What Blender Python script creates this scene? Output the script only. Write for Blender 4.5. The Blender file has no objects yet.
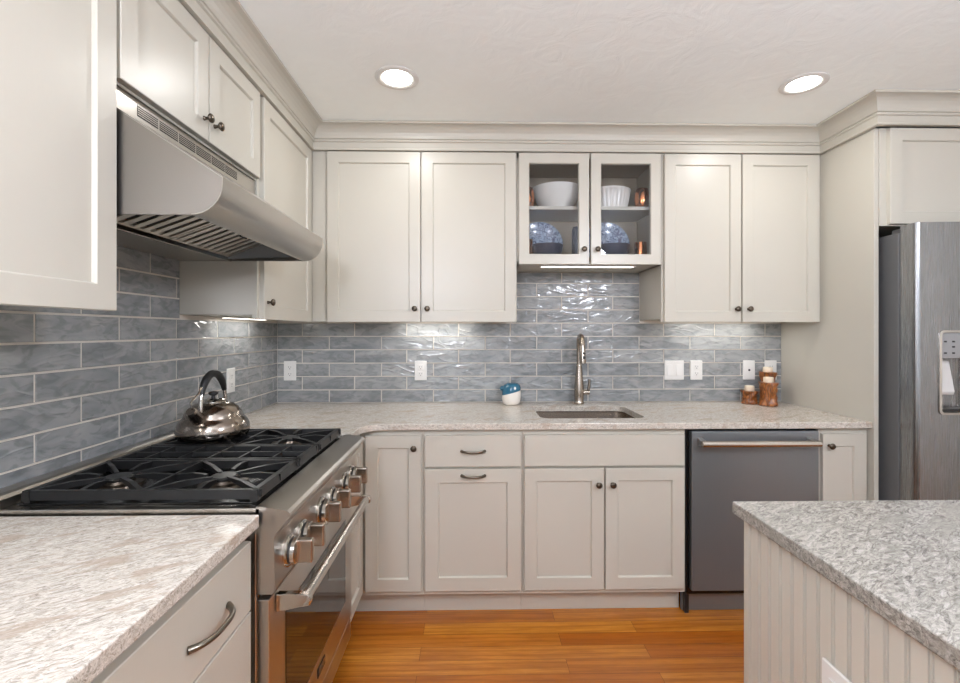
import bpy, bmesh, math, random
from mathutils import Vector, Matrix
PI = math.pi
random.seed(7)
SC = bpy.context.scene
COL = SC.collection

# ------------------------------------------------------------------ camera, world, light, exposure
FPX = 460.0
cd = bpy.data.cameras.new('camera'); cam = bpy.data.objects.new('camera', cd); COL.objects.link(cam)
cam.location = (1.161, -2.764, 1.341)
cam.rotation_euler = (PI / 2, 0, -math.atan(9 / 460))
cd.sensor_fit = 'HORIZONTAL'; cd.sensor_width = 36.0; cd.lens = 36.0 * FPX / 960
cd.shift_y = -10.5 / 960
cd.clip_start = 0.02; cd.clip_end = 60
SC.camera = cam
SC.view_settings.view_transform = 'Standard'; SC.view_settings.look = 'None'
SC.view_settings.gamma = 1.0; SC.view_settings.use_curve_mapping = False
SC.view_settings.exposure = 0.07
SC.cycles.max_bounces = 10; SC.cycles.diffuse_bounces = 6; SC.cycles.glossy_bounces = 6
SC.cycles.transparent_max_bounces = 8; SC.cycles.transmission_bounces = 6
SC.cycles.caustics_reflective = False; SC.cycles.caustics_refractive = False
SC.cycles.sample_clamp_indirect = 6.0

W_ = bpy.data.worlds.new('world'); SC.world = W_; W_.use_nodes = True
bgn = W_.node_tree.nodes['Background']; bgn.inputs[0].default_value = (0.75, 0.85, 1.0, 1); bgn.inputs[1].default_value = 1.0

def area(name, loc, rot, sx, sy, power, color=(1, 1, 1), parent=None, shape='RECTANGLE', spread=PI):
    l = bpy.data.lights.new(name, 'AREA'); l.shape = shape; l.size = sx; l.size_y = sy
    l.energy = power; l.color = color; l.spread = spread
    o = bpy.data.objects.new(name, l); COL.objects.link(o); o.location = loc; o.rotation_euler = rot
    if parent: o.parent = parent
    return o
FILL_COOL = (0.90, 0.96, 1.0); WARM = (1.0, 0.995, 0.985); LED = (1.0, 0.98, 0.95)
P_WIN_FILL, P_CAN, P_STRIP, L_FILL_GLOBE = 8.0, 3.8, 0.8, 90.0
# fill light at two windows added behind the camera for brightness
area('added_window_fill', (1.05, -5.15, 1.2), (-PI / 2 - .6, 0, PI), 1.6, 2.0, P_WIN_FILL, FILL_COOL)
area('added_window_fill', (3.0, -5.15, 1.2), (-PI / 2 - .6, 0, PI), 1.6, 2.0, P_WIN_FILL, FILL_COOL)

# ------------------------------------------------------------------ materials
def lin(h):
    h = h.lstrip('#'); v = [int(h[i:i + 2], 16) / 255 for i in (0, 2, 4)]
    return tuple(c / 12.92 if c <= .04045 else ((c + .055) / 1.055) ** 2.4 for c in v) + (1,)

class NT:
    def __init__(s, name):
        s.m = bpy.data.materials.new(name); s.m.use_nodes = True
        s.t = s.m.node_tree; s.b = s.t.nodes['Principled BSDF']
    def n(s, typ, **kw):
        nd = s.t.nodes.new(typ)
        for k, v in kw.items():
            if k in nd.inputs.keys() if isinstance(k, str) else False: nd.inputs[k].default_value = v
            else: setattr(nd, k, v)
        return nd
    def set(s, **kw):
        for k, v in kw.items(): s.b.inputs[k.replace('_', ' ')].default_value = v
        return s
    def l(s, a, b): s.t.links.new(a, b)
    def coords(s, scale=(1, 1, 1), rot=(0, 0, 0)):
        tc = s.t.nodes.new('ShaderNodeTexCoord'); mp = s.t.nodes.new('ShaderNodeMapping')
        mp.inputs['Scale'].default_value = scale; mp.inputs['Rotation'].default_value = rot
        s.l(tc.outputs['Object'], mp.inputs['Vector']); return mp.outputs['Vector']
    def noise(s, vec, scale, detail=3, rough=.5, dist=0.0):
        nd = s.t.nodes.new('ShaderNodeTexNoise'); s.l(vec, nd.inputs['Vector'])
        nd.inputs['Scale'].default_value = scale; nd.inputs['Detail'].default_value = detail
        nd.inputs['Roughness'].default_value = rough; nd.inputs['Distortion'].default_value = dist
        return nd.outputs['Fac']
    def ramp(s, fac, stops):
        r = s.t.nodes.new('ShaderNodeValToRGB'); e = r.color_ramp.elements
        while len(e) < len(stops): e.new(.5)
        for el, (p, c) in zip(e, stops):
            el.position = p; el.color = lin(c) if isinstance(c, str) else (c, c, c, 1)
        s.l(fac, r.inputs['Fac']); return r.outputs['Color']
    def mix(s, fac, a, b, blend='MIX'):
        m = s.t.nodes.new('ShaderNodeMix'); m.data_type = 'RGBA'; m.blend_type = blend
        for v, i in ((fac, 0), (a, 6), (b, 7)):
            if isinstance(v, (float, int)): m.inputs[i].default_value = v
            elif isinstance(v, tuple): m.inputs[i].default_value = v
            else: s.l(v, m.inputs[i])
        return m.outputs[2]
    def math(s, op, a, b=0.0):
        m = s.t.nodes.new('ShaderNodeMath'); m.operation = op
        for v, i in ((a, 0), (b, 1)):
            if isinstance(v, (float, int)): m.inputs[i].default_value = v
            else: s.l(v, m.inputs[i])
        return m.outputs[0]
    def bump(s, h, strength=.2, dist=.01):
        b = s.t.nodes.new('ShaderNodeBump'); b.inputs['Strength'].default_value = strength; b.inputs['Distance'].default_value = dist
        s.l(h, b.inputs['Height']); s.l(b.outputs['Normal'], s.b.inputs['Normal']); return b
    def base(s, c): s.l(c, s.b.inputs['Base Color'])

def plain(name, col, rough=.5, metal=0.0, spec=.5, var=0.0, **kw):
    t = NT(name); t.set(Roughness=rough, Metallic=metal); t.b.inputs['Specular IOR Level'].default_value = spec
    c = lin(col)
    v = t.noise(t.coords(), 9, 4)
    dk = tuple(x * (1 - .06 - var) for x in c[:3]) + (1,)
    t.base(t.mix(v, dk, c)); t.set(**kw); return t.m

def m_paint():
    t = NT('painted_cabinet'); v = t.coords((1, 1, 1)); n = t.noise(v, 3, 3)
    t.base(t.mix(n, lin('#bab5a9'), lin('#bfbaae'))); t.set(Roughness=.34)
    t.bump(t.noise(t.coords((60, 60, 6)), 6, 2), .04, .002); return t.m
def m_steel(name, c0, c1, rough, axis, amt=.12):
    t = NT(name); sc = {'x': (1.5, 140, 140), 'y': (140, 1.5, 140), 'z': (140, 140, 1.5)}[axis]
    n = t.noise(t.coords(sc), 5, 2, .5)
    t.base(t.mix(n, lin(c0), lin(c1))); t.set(Metallic=.72 if 'slate' in name else 1.0)
    t.l(t.math('ADD', t.math('MULTIPLY', n, amt * .4), rough - amt * .2), t.b.inputs['Roughness'])
    t.bump(n, .015, .001); return t.m
def m_quartz(name, pal, scale, warm):
    t = NT(name); tc = t.n('ShaderNodeTexCoord'); mp = t.n('ShaderNodeMapping', vector_type='TEXTURE'); t.l(tc.outputs['Object'], mp.inputs['Vector'])
    mp.inputs['Scale'].default_value = (1, .36, .36); mp.inputs['Rotation'].default_value = (0, 0, .55); v = mp.outputs['Vector']
    wn = t.n('ShaderNodeTexNoise'); t.l(v, wn.inputs['Vector']); wn.inputs['Scale'].default_value = scale * .35; wn.inputs['Detail'].default_value = 3
    mixv = t.mix(.085, v, wn.outputs['Color'], 'ADD')
    vo = t.n('ShaderNodeTexVoronoi'); t.l(mixv, vo.inputs['Vector']); vo.inputs['Scale'].default_value = scale * 1.5
    vo.inputs['Randomness'].default_value = 1.0
    sep = t.n('ShaderNodeSeparateColor'); t.l(vo.outputs['Color'], sep.inputs[0])
    chips = t.ramp(sep.outputs[0], pal)
    fine = t.ramp(t.noise(mixv, scale * 2.2, 5, .65, .8), [(.36, pal[0][1]), (.5, pal[2][1]), (.62, pal[-1][1])])
    c = t.mix(.62, chips, fine)
    blot = t.ramp(t.noise(v, scale * .16, 3, .6, .6), [(.55, 0.0), (.64, 1.0)])
    bf = t.n('ShaderNodeRGBToBW'); t.l(blot, bf.inputs[0])
    c = t.mix(t.math('MULTIPLY', bf.outputs[0], .6), c, lin(warm))
    t.base(c); t.set(Roughness=.2); t.b.inputs['Specular IOR Level'].default_value = .4
    return t.m
def m_tile():
    t = NT('glazed_tile')
    at = t.n('ShaderNodeAttribute', attribute_name='tile'); sx = t.n('ShaderNodeSeparateColor'); t.l(at.outputs['Color'], sx.inputs[0])
    r1, r2 = sx.outputs[0], sx.outputs[1]
    tc = t.n('ShaderNodeTexCoord')
    off = t.n('ShaderNodeVectorMath', operation='SCALE'); t.l(at.outputs['Color'], off.inputs[0]); off.inputs['Scale'].default_value = 40
    add = t.n('ShaderNodeVectorMath', operation='ADD'); t.l(tc.outputs['Object'], add.inputs[0]); t.l(off.outputs[0], add.inputs[1])
    mp = t.n('ShaderNodeMapping'); t.l(add.outputs[0], mp.inputs['Vector']); mp.inputs['Scale'].default_value = (1, 1, 2.4); mp.inputs['Rotation'].default_value = (.22, .22, 0)
    v = mp.outputs['Vector']
    big = t.noise(v, 5.5, 2, .45, 1.6); med = t.noise(v, 16, 3, .5, 1.0)
    c = t.mix(r1, lin('#787b7d'), lin('#919393'))
    c = t.mix(t.math('MULTIPLY', t.ramp(big, [(.35, 0.0), (.65, 1.0)]), .6), c, lin('#a7a7a5'))
    c = t.mix(t.math('MULTIPLY', t.ramp(med, [(.38, 1.0), (.52, 0.0)]), .5), c, lin('#616568'))
    t.base(c); t.set(Roughness=.12); t.b.inputs['Specular IOR Level'].default_value = .55
    rn = t.noise(v, 4.2, 1, .4, 1.3)
    ridge = t.math('POWER', t.math('SUBTRACT', 1.0, t.math('ABSOLUTE', t.math('SUBTRACT', t.math('MULTIPLY', rn, 2.0), 1.0))), 14.0)
    h = t.math('ADD', t.math('MULTIPLY', big, .55), t.math('ADD', t.math('MULTIPLY', ridge, .16), t.math('MULTIPLY', med, .07)))
    t.bump(h, .68, .014); return t.m
def m_floor():
    t = NT('oak_floor'); tc = t.n('ShaderNodeTexCoord')
    br = t.n('ShaderNodeTexBrick'); t.l(tc.outputs['Object'], br.inputs['Vector'])
    br.inputs['Scale'].default_value = 1; br.inputs['Brick Width'].default_value = .95; br.inputs['Row Height'].default_value = .081
    br.inputs['Mortar Size'].default_value = .0008; br.inputs['Mortar Smooth'].default_value = .3; br.inputs['Bias'].default_value = 0
    br.inputs['Color1'].default_value = (0, 0, 0, 1); br.inputs['Color2'].default_value = (1, 1, 1, 1); br.inputs['Mortar'].default_value = (.5, .5, .5, 1)
    br.offset = .37; br.offset_frequency = 2
    pl = t.n('ShaderNodeRGBToBW'); t.l(br.outputs['Color'], pl.inputs[0]); p = pl.outputs[0]
    cmb = t.n('ShaderNodeCombineXYZ'); t.l(t.math('MULTIPLY', p, 31.0), cmb.inputs[0]); t.l(t.math('MULTIPLY', p, 17.0), cmb.inputs[2])
    add = t.n('ShaderNodeVectorMath', operation='ADD'); t.l(tc.outputs['Object'], add.inputs[0]); t.l(cmb.outputs[0], add.inputs[1])
    mp = t.n('ShaderNodeMapping'); t.l(add.outputs[0], mp.inputs['Vector']); mp.inputs['Scale'].default_value = (1, 13, 1)
    g1 = t.noise(mp.outputs['Vector'], 2.2, 5, .6, .7); g2 = t.noise(mp.outputs['Vector'], 14, 4, .6, .3)
    wv = t.n('ShaderNodeTexWave', wave_type='BANDS', bands_direction='Y'); t.l(mp.outputs['Vector'], wv.inputs['Vector'])
    wv.inputs['Scale'].default_value = .7; wv.inputs['Distortion'].default_value = 11; wv.inputs['Detail'].default_value = 2; wv.inputs['Detail Scale'].default_value = .7
    c = t.ramp(p, [(0, '#a95c18'), (.3, '#c07624'), (.65, '#cf8730'), (.85, '#b76c20'), (1, '#a25818')])
    c = t.mix(t.math('MULTIPLY', t.ramp(wv.outputs['Fac'], [(.05, 1.0), (.35, 0.0)]), .42), c, lin('#8a4d15'))
    c = t.mix(t.math('MULTIPLY', t.ramp(g1, [(.38, 1.0), (.6, 0.0)]), .5), c, lin('#86460f'))
    c = t.mix(t.math('MULTIPLY', t.ramp(g2, [(.4, 1.0), (.52, 0.0)]), .2), c, lin('#7a4110'))
    c = t.mix(br.outputs['Fac'], c, lin('#4a260a'))
    t.base(c); t.set(Roughness=.27); t.bump(t.math('SUBTRACT', g2, br.outputs['Fac']), .12, .002); return t.m
def m_ceiling():
    t = NT('textured_ceiling'); n = t.noise(t.coords((1, 1, 1)), 7, 5, .6, 1.5)
    t.base(t.mix(n, lin('#f1f5f3'), lin('#f8fcfa'))); t.set(Roughness=.8); t.bump(n, .25, .012); return t.m
def m_plate():
    t = NT('blue_white_china'); v = t.coords()
    n = t.noise(v, 42, 4, .6, 1.6); vo = t.n('ShaderNodeTexVoronoi', feature='DISTANCE_TO_EDGE'); t.l(v, vo.inputs['Vector']); vo.inputs['Scale'].default_value = 30
    a = t.ramp(n, [(.50, 0.0), (.56, 1.0)]); b = t.ramp(vo.outputs['Distance'], [(.05, 1.0), (.14, 0.0)])
    ab = t.n('ShaderNodeRGBToBW'); t.l(a, ab.inputs[0]); bb = t.n('ShaderNodeRGBToBW'); t.l(b, bb.inputs[0])
    sp = t.n('ShaderNodeSeparateXYZ'); t.l(v, sp.inputs[0])
    rad = t.math('SQRT', t.math('ADD', t.math('POWER', sp.outputs[0], 2.0), t.math('POWER', sp.outputs[1], 2.0)))
    ring = t.ramp(rad, [(.083, 0.0), (.085, 1.0), (.088, 1.0), (.090, 0.0)]); rb = t.n('ShaderNodeRGBToBW'); t.l(ring, rb.inputs[0])
    f = t.math('MAXIMUM', t.math('MULTIPLY', ab.outputs[0], .9), t.math('MAXIMUM', t.math('MULTIPLY', bb.outputs[0], .35), rb.outputs[0]))
    t.base(t.mix(f, lin('#9fb0c8'), lin('#15295a'))); t.set(Roughness=.15); return t.m
def m_carved():
    t = NT('carved_wood'); n = t.noise(t.coords((1, 1, .35), (.4, .3, 0)), 38, 5, .6, 2.5)
    t.base(t.ramp(n, [(.3, '#33160a'), (.48, '#74401a'), (.62, '#a8682f'), (.8, '#542a12')])); t.set(Roughness=.3); t.bump(n, .4, .006); return t.m
def m_glass(name, tint=(1, 1, 1, 1), op=.12):
    t = NT(name); o = t.t.nodes['Material Output']
    tr = t.n('ShaderNodeBsdfTransparent'); tr.inputs[0].default_value = tint
    gl = t.n('ShaderNodeBsdfGlossy'); gl.inputs['Roughness'].default_value = .02
    fr = t.n('ShaderNodeFresnel'); fr.inputs[0].default_value = 1.45
    mx = t.n('ShaderNodeMixShader'); t.l(fr.outputs[0], mx.inputs[0]); t.l(tr.outputs[0], mx.inputs[1]); t.l(gl.outputs[0], mx.inputs[2])
    t.l(mx.outputs[0], o.inputs['Surface']); return t.m
def m_emit(name, col, s):
    t = NT(name); t.set(Roughness=.5); t.b.inputs['Emission Color'].default_value = lin(col); t.b.inputs['Emission Strength'].default_value = s
    t.base(t.mix(t.noise(t.coords(), 5), lin(col), lin(col))); return t.m

M = dict(
    paint=m_paint(), inner=plain('cabinet_interior', '#9a8d79', .5), wall=plain('wall_paint', '#d9d5cd', .7), ceil=m_ceiling(), floor=m_floor(),
    grout=plain('grout', '#dad2c8', .85), tile=m_tile(),
    steel_run=m_steel('brushed_steel', '#b5b0a9', '#bbb6af', .28, 'x', .05), steel_x=m_steel('brushed_steel_across', '#8e8881', '#958f88', .34, 'x'),
    steel_z=m_steel('brushed_steel_upright', '#919293', '#979899', .27, 'z'), dark_steel=m_steel('slate_steel', '#81868a', '#878c90', .33, 'z', .08),
    chrome=plain('polished_steel', '#c9c4bd', .1, 1.0), filter=plain('filter_steel', '#d6cfc6', .36, 1.0), satin_bright=plain('satin_steel', '#cbc5bd', .22, 1.0), satin=plain('satin_nickel', '#b0a599', .26, 1.0),
    kettle=plain('kettle_steel', '#9a9086', .16, 1.0), bronze=plain('bronze_knob_metal', '#5d544a', .3, 1.0), pull=plain('pewter_pull_metal', '#7a7368', .3, 1.0),
    iron=plain('cast_iron', '#141414', .33, 0.0), black=plain('black_enamel', '#0d0d0e', .18), rubber=plain('black_rubber', '#141414', .5),
    grey_side=plain('charcoal_side', '#5c5c5c', .45), white=plain('white_plastic', '#dddbd7', .3), slot=plain('dark_slot', '#1c1a19', .6),
    quartz=m_quartz('quartz_counter', [(.0, '#7f766b'), (.16, '#a89f94'), (.45, '#bdb5aa'), (.78, '#d8d1c7')], 50, '#a3917f'),
    quartz2=m_quartz('quartz_island', [(.0, '#4f4b46'), (.2, '#716d66'), (.5, '#8d8880'), (.8, '#aca79f')], 36, '#8c887f'),
    oven_glass=plain('oven_glass', '#17110c', .04, 0.0, .8), lens=m_emit('lamp_lens', '#fffaf2', 9.0), opal=m_emit('fill_globe_opal', '#ebf0ff', L_FILL_GLOBE), led=m_emit('led_lens', '#fffaf0', 4.0),
    glass=m_glass('clear_glass'), china=plain('white_china', '#e4e1db', .22), plate=m_plate(), navy=plain('navy_glaze', '#101c38', .4),
    copper=plain('hammered_copper', '#d98a5c', .2, 1.0), carved=m_carved(), wax=plain('cream_wax', '#ecdcc4', .55),
    teal=plain('teal_glaze', '#2f6780', .18, 0, .5, .12), cream=plain('cream_glaze', '#e9e3da', .22), panel_grey=plain('grey_plastic', '#8e8e8e', .4), paddle=plain('paddle_plastic', '#c9c7c4', .35),
    recess_dark=plain('dark_cavity', '#2a2a2b', .5), tray=plain('black_tray', '#111112', .3),
)

# ------------------------------------------------------------------ mesh helpers
def obj(name, bm, mat, parent=None, smooth=False, angle=None):
    bmesh.ops.recalc_face_normals(bm, faces=bm.faces)
    me = bpy.data.meshes.new(name); bm.to_mesh(me); bm.free()
    for m in (mat if isinstance(mat, (list, tuple)) else [mat]): me.materials.append(m)
    o = bpy.data.objects.new(name, me); COL.objects.link(o)
    if parent: o.parent = parent
    if smooth:
        for p in me.polygons: p.use_smooth = True
        me.set_sharp_from_angle(angle=math.radians(angle or 40))
    return o
def new(): return bmesh.new()
def box(bm, x0, x1, y0, y1, z0, z1, bev=0.0, seg=2, mi=0):
    n0 = len(bm.faces)
    x0, x1 = min(x0, x1), max(x0, x1); y0, y1 = min(y0, y1), max(y0, y1); z0, z1 = min(z0, z1), max(z0, z1)
    t = bmesh.new(); bmesh.ops.create_cube(t, size=1.0)
    for v in t.verts: v.co = Vector(((v.co.x + .5) * (x1 - x0) + x0, (v.co.y + .5) * (y1 - y0) + y0, (v.co.z + .5) * (z1 - z0) + z0))
    if bev: bmesh.ops.bevel(t, geom=list(t.edges), offset=min(bev, .45 * min(x1 - x0, y1 - y0, z1 - z0)), segments=seg, affect='EDGES', profile=.5)
    merge(bm, t, mi); return bm
def merge(bm, t, mi=0, mat=None):
    if mat is not None: bmesh.ops.transform(t, matrix=mat, verts=t.verts)
    mp = {v: bm.verts.new(v.co) for v in t.verts}
    for f in t.faces:
        try: nf = bm.faces.new([mp[v] for v in f.verts]); nf.material_index = mi if mi else f.material_index; nf.smooth = f.smooth
        except ValueError: pass
    t.free()
def lathe(bm, prof, n=32, mat=None, fn=None):
    """profile of (r, z) pairs turned about z; fn(a, r, z) -> r adjusts the radius."""
    t = bmesh.new(); rings = []
    for r, z in prof:
        if r < 1e-6: rings.append([t.verts.new((0, 0, z))])
        else:
            row = []
            for i in range(n):
                a = 2 * PI * i / n; rr = fn(a, r, z) if fn else r
                row.append(t.verts.new((rr * math.cos(a), rr * math.sin(a), z)))
            rings.append(row)
    for A, B in zip(rings, rings[1:]):
        for i in range(n):
            j = (i + 1) % n
            if len(A) == 1 and len(B) == 1: continue
            if len(A) == 1: t.faces.new((A[0], B[i], B[j]))
            elif len(B) == 1: t.faces.new((A[i], B[0], A[j]))
            else: t.faces.new((A[i], A[j], B[j], B[i]))
    if len(rings[0]) > 1: t.faces.new(rings[0][::-1])
    if len(rings[-1]) > 1: t.faces.new(rings[-1])
    merge(bm, t, 0, mat); return bm
def tube(bm, pts, r, n=12, mat=None, flat=None):
    """round bar along points; r a number or a list; flat=(k) squashes the second cross axis."""
    pts = [Vector(p) for p in pts]; t = bmesh.new(); rows = []; up = None
    for i, p in enumerate(pts):
        d = ((pts[min(i + 1, len(pts) - 1)] - pts[max(i - 1, 0)])).normalized()
        if up is None: up = Vector((0, 0, 1)) if abs(d.z) < .9 else Vector((1, 0, 0))
        s = d.cross(up).normalized(); up = s.cross(d).normalized()
        rr = r[i] if isinstance(r, (list, tuple)) else r
        rows.append([t.verts.new(p + s * math.cos(2 * PI * k / n) * rr + up * math.sin(2 * PI * k / n) * rr * (flat or 1)) for k in range(n)])
    for A, B in zip(rows, rows[1:]):
        for k in range(n): t.faces.new((A[k], A[(k + 1) % n], B[(k + 1) % n], B[k]))
    t.faces.new(rows[0][::-1]); t.faces.new(rows[-1]); merge(bm, t, 0, mat); return bm
def prism(bm, poly, axis, a, b, bev=0.0, mi=0):
    """polygon extruded along axis from a to b; poly gives the other two coordinates in xyz order."""
    t = bmesh.new()
    def P(u, v, w): return {'x': (w, u, v), 'y': (u, w, v), 'z': (u, v, w)}[axis]
    A = [t.verts.new(P(u, v, a)) for u, v in poly]; B = [t.verts.new(P(u, v, b)) for u, v in poly]
    t.faces.new(A[::-1]); t.faces.new(B)
    for i in range(len(A)): j = (i + 1) % len(A); t.faces.new((A[i], A[j], B[j], B[i]))
    if bev:
        bmesh.ops.recalc_face_normals(t, faces=t.faces)
        bmesh.ops.bevel(t, geom=[e for e in t.edges if len(e.link_faces) == 2 and e.calc_face_angle(0) > .5], offset=bev, segments=2, affect='EDGES', profile=.5)
    merge(bm, t, mi); return bm
def rrect(x0, x1, y0, y1, r, n=6):
    out = []
    for cx, cy, a0 in ((x1 - r, y1 - r, 0), (x0 + r, y1 - r, PI / 2), (x0 + r, y0 + r, PI), (x1 - r, y0 + r, 1.5 * PI)):
        for i in range(n + 1): a = a0 + PI / 2 * i / n; out.append((cx + r * math.cos(a), cy + r * math.sin(a)))
    return out
def boolean(o, cutbm, op='DIFFERENCE'):
    c = obj('cutter', cutbm, M['black']); c.parent = o.parent
    md = o.modifiers.new('cut', 'BOOLEAN'); md.object = c; md.operation = op; md.solver = 'EXACT'
    bpy.context.view_layer.update()
    me = bpy.data.meshes.new_from_object(o.evaluated_get(bpy.context.evaluated_depsgraph_get()))
    o.modifiers.clear(); o.data = me; bpy.data.objects.remove(c)
def thing(name, label, cat, loc=(0, 0, 0), rz=0.0, group=None):
    o = bpy.data.objects.new(name, None); COL.objects.link(o); o.empty_display_size = .05
    o.location = loc; o.rotation_euler = (0, 0, rz); return tag(o, label, cat, group)
def tag(o, label, cat, group=None):
    o['label'] = label; o['category'] = cat
    if group: o['group'] = group
    return o
def struct(name, bm, mat, parent=None):
    o = obj(name, bm, mat, parent)
    if not parent: o['kind'] = 'structure'
    return o
def copy_thing(src, label, loc, rz=None, group=None):
    r = src.copy(); COL.objects.link(r); r.location = loc; r['label'] = label
    if rz is not None: r.rotation_euler = (0, 0, rz)
    def kids(a, b):
        for ch in list(a.children):
            c = ch.copy(); COL.objects.link(c); c.parent = b; kids(ch, c)
    kids(src, r); return r

# ------------------------------------------------------------------ room shell
CEIL = 2.415; RX = 4.06; RY = -5.2
struct('floor', box(new(), -.1, RX + .1, RY - .1, .1, -.06, 0), M['floor'])
struct('ceiling', box(new(), -.1, RX + .1, RY - .1, .1, CEIL, CEIL + .08), M['ceil'])
struct('wall_back', box(new(), -.1, RX + .1, 0, .1, 0, CEIL), M['wall'])
struct('wall_left', box(new(), -.1, 0, RY, 0, 0, CEIL), M['wall'])
struct('wall_right', box(new(), RX, RX + .1, RY, 0, 0, CEIL), M['wall'])
wf = new()
for x0, x1, z0, z1 in ((-.1, RX + .1, 0, .12), (-.1, RX + .1, 2.25, CEIL), (-.1, .2, .12, 2.25), (1.9, 2.15, .12, 2.25), (3.85, RX + .1, .12, 2.25)):
    box(wf, x0, x1, RY - .1, RY, z0, z1)
struct('wall_front', wf, M['wall'])
for i, (x0, x1) in enumerate(((.2, 1.9), (2.15, 3.85))):  # unseen windows, added to go with the fill light
    b = new()
    for a in ((x0, x0 + .05, .12, 2.25), (x1 - .05, x1, .12, 2.25), (x0, x1, .12, .17), (x0, x1, 2.2, 2.25), (x0, x1, 1.10, 1.14)):
        box(b, a[0], a[1], RY - .08, RY - .03, a[2], a[3])
    w = struct('added_window_%d' % (i + 1), b, M['white']); g = obj('pane', box(new(), x0 + .05, x1 - .05, RY - .06, RY - .055, .17, 2.2), M['glass'], w)

# crown moulding: a profile (outward offset, z) swept along the cabinet fronts
prof = [(0, 2.289), (.022, 2.289), (.022, 2.296), (.018, 2.300), (.018, 2.330), (.026, 2.333), (.026, 2.341), (.022, 2.345)]
for i in range(7):
    a = i / 6 * PI / 2; prof.append((.028 + .056 * (1 - math.cos(a)), 2.347 + .056 * math.sin(a)))
prof += [(.088, 2.404), (.088, CEIL - .001), (0, CEIL - .001)]
path = [(.318, -3.0), (.318, -.322), (3.045, -.322), (3.045, -.67), (RX, -.67)]
norm = [(1, 0), (1, -1), (-1, -1), (-1, -1), (0, -1)]
b = new(); rows = []
for (px, py), (nx, ny) in zip(path, norm):
    rows.append([b.verts.new((px + nx * o_, py + ny * o_, z)) for o_, z in prof])
for A, B in zip(rows, rows[1:]):
    for i in range(len(prof)): j = (i + 1) % len(prof); b.faces.new((A[i], A[j], B[j], B[i]))
b.faces.new(rows[0]); b.faces.new(rows[-1][::-1])
struct('trim_1', b, M['paint'])

# ------------------------------------------------------------------ backsplash tiles
ZL = [.9155] + [.9905 + .0796 * k for k in range(12)]
def tiles(bm, put, joints, u_lo, u_hi, zmin, zmax, lay):
    g = .0033
    for k in range(len(ZL) - 1):
        z0, z1 = max(ZL[k], zmin), min(ZL[k + 1], zmax)
        if z1 - z0 < .012: continue
        js = [u_lo] + [j for j in joints(k) if u_lo + .012 < j < u_hi - .012] + [u_hi]
        for a, c in zip(js, js[1:]):
            if c - a < .012: continue
            t = bmesh.new(); bmesh.ops.create_cube(t, size=1.0)
            for v in t.verts: v.co = put((v.co.x + .5) * (c - a - 2 * g) + a + g, -.0018 - (v.co.y + .5) * .0075, (v.co.z + .5) * (z1 - z0 - 2 * g) + z0 + g)
            bmesh.ops.bevel(t, geom=list(t.edges), offset=.0014, segments=2, affect='EDGES', profile=.5)
            col = (random.random(), random.random(), random.random(), 1)
            mp = {v: bm.verts.new(v.co) for v in t.verts}
            for f in t.faces:
                nf = bm.faces.new([mp[v] for v in f.verts]); nf.material_index = 1; nf.smooth = False
                for lp in nf.loops: lp[lay] = col
            t.free()
def jb(k): return [(.008 + .3095 * n if k % 2 == 0 else .158 + .3095 * n) for n in range(0, 11)]
def jl(k): return [(-.208 - .293 * n if k % 2 == 0 else -.061 - .293 * n) for n in range(0, 11)]
XP = 3.045
bm = new(); lay = bm.loops.layers.float_color.new('tile')
pb = lambda u, d, z: Vector((u, d, z))
tiles(bm, pb, jb, .0095, XP - .001, .9155, 1.3886, lay); tiles(bm, pb, jb, 1.406, 2.178, 1.3886, 1.693, lay)
box(bm, .0095, 1.405, -.0068, -.0016, .9155, 1.404); box(bm, 1.405, 2.179, -.0068, -.0016, .9155, 1.693); box(bm, 2.179, XP - .001, -.0068, -.0016, .9155, 1.404)
o = obj('tile_backsplash', bm, [M['grout'], M['tile']]); tag(o, 'blue grey glazed tile backsplash on the wall behind the sink', 'backsplash')
bm = new(); lay = bm.loops.layers.float_color.new('tile')
pl = lambda u, d, z: Vector((-d, u, z))
rev = lambda k: sorted(jl(k))
tiles(bm, pl, rev, -2.95, -.0018, .9155, 1.3886, lay); tiles(bm, pl, rev, -1.660, -.919, 1.3886, 1.64, lay)
box(bm, .0016, .0068, -.92, -.0018, .9155, 1.404); box(bm, .0016, .0068, -1.660, -.92, .9155, 1.64); box(bm, .0016, .0068, -2.95, -1.660, .9155, 1.404)
o = obj('tile_backsplash', bm, [M['grout'], M['tile']]); tag(o, 'blue grey glazed tile backsplash on the wall behind the range', 'backsplash')

# ------------------------------------------------------------------ cabinet parts (local frame: x along the run, front faces -y)
def loop_faces(t, A, B):
    for i in range(len(A)): j = (i + 1) % len(A); t.faces.new((A[i], A[j], B[j], B[i]))
def door_bm(x0, x1, z0, z1, yb, th=.02, fr=.057, glass=False, slab=False):
    t = bmesh.new(); c = .0018; yf = yb - th
    R = lambda d, y: [t.verts.new(p) for p in ((x0 + d, y, z0 + d), (x1 - d, y, z0 + d), (x1 - d, y, z1 - d), (x0 + d, y, z1 - d))]
    a = R(0, yb); b_ = R(0, yf + c); f = R(c, yf); loop_faces(t, a, b_); loop_faces(t, b_, f)
    if slab: t.faces.new(f); t.faces.new(a[::-1]); return t
    i1 = R(fr, yf); i2 = R(fr + .0025, yf + .0035); i3 = R(fr + .0045, yf + .0095)
    loop_faces(t, f, i1); loop_faces(t, i1, i2); loop_faces(t, i2, i3)
    if glass:
        i4 = R(fr + .0045, yb); loop_faces(t, i3, i4); loop_faces(t, i4, a)
    else: t.faces.new(i3); t.faces.new(a[::-1])
    return t
KN = [(.0, 0), (.0072, 0), (.0065, .003), (.0045, .008), (.005, .013), (.0115, .0175), (.0145, .021), (.0142, .025), (.010, .0285), (0, .030)]
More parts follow.
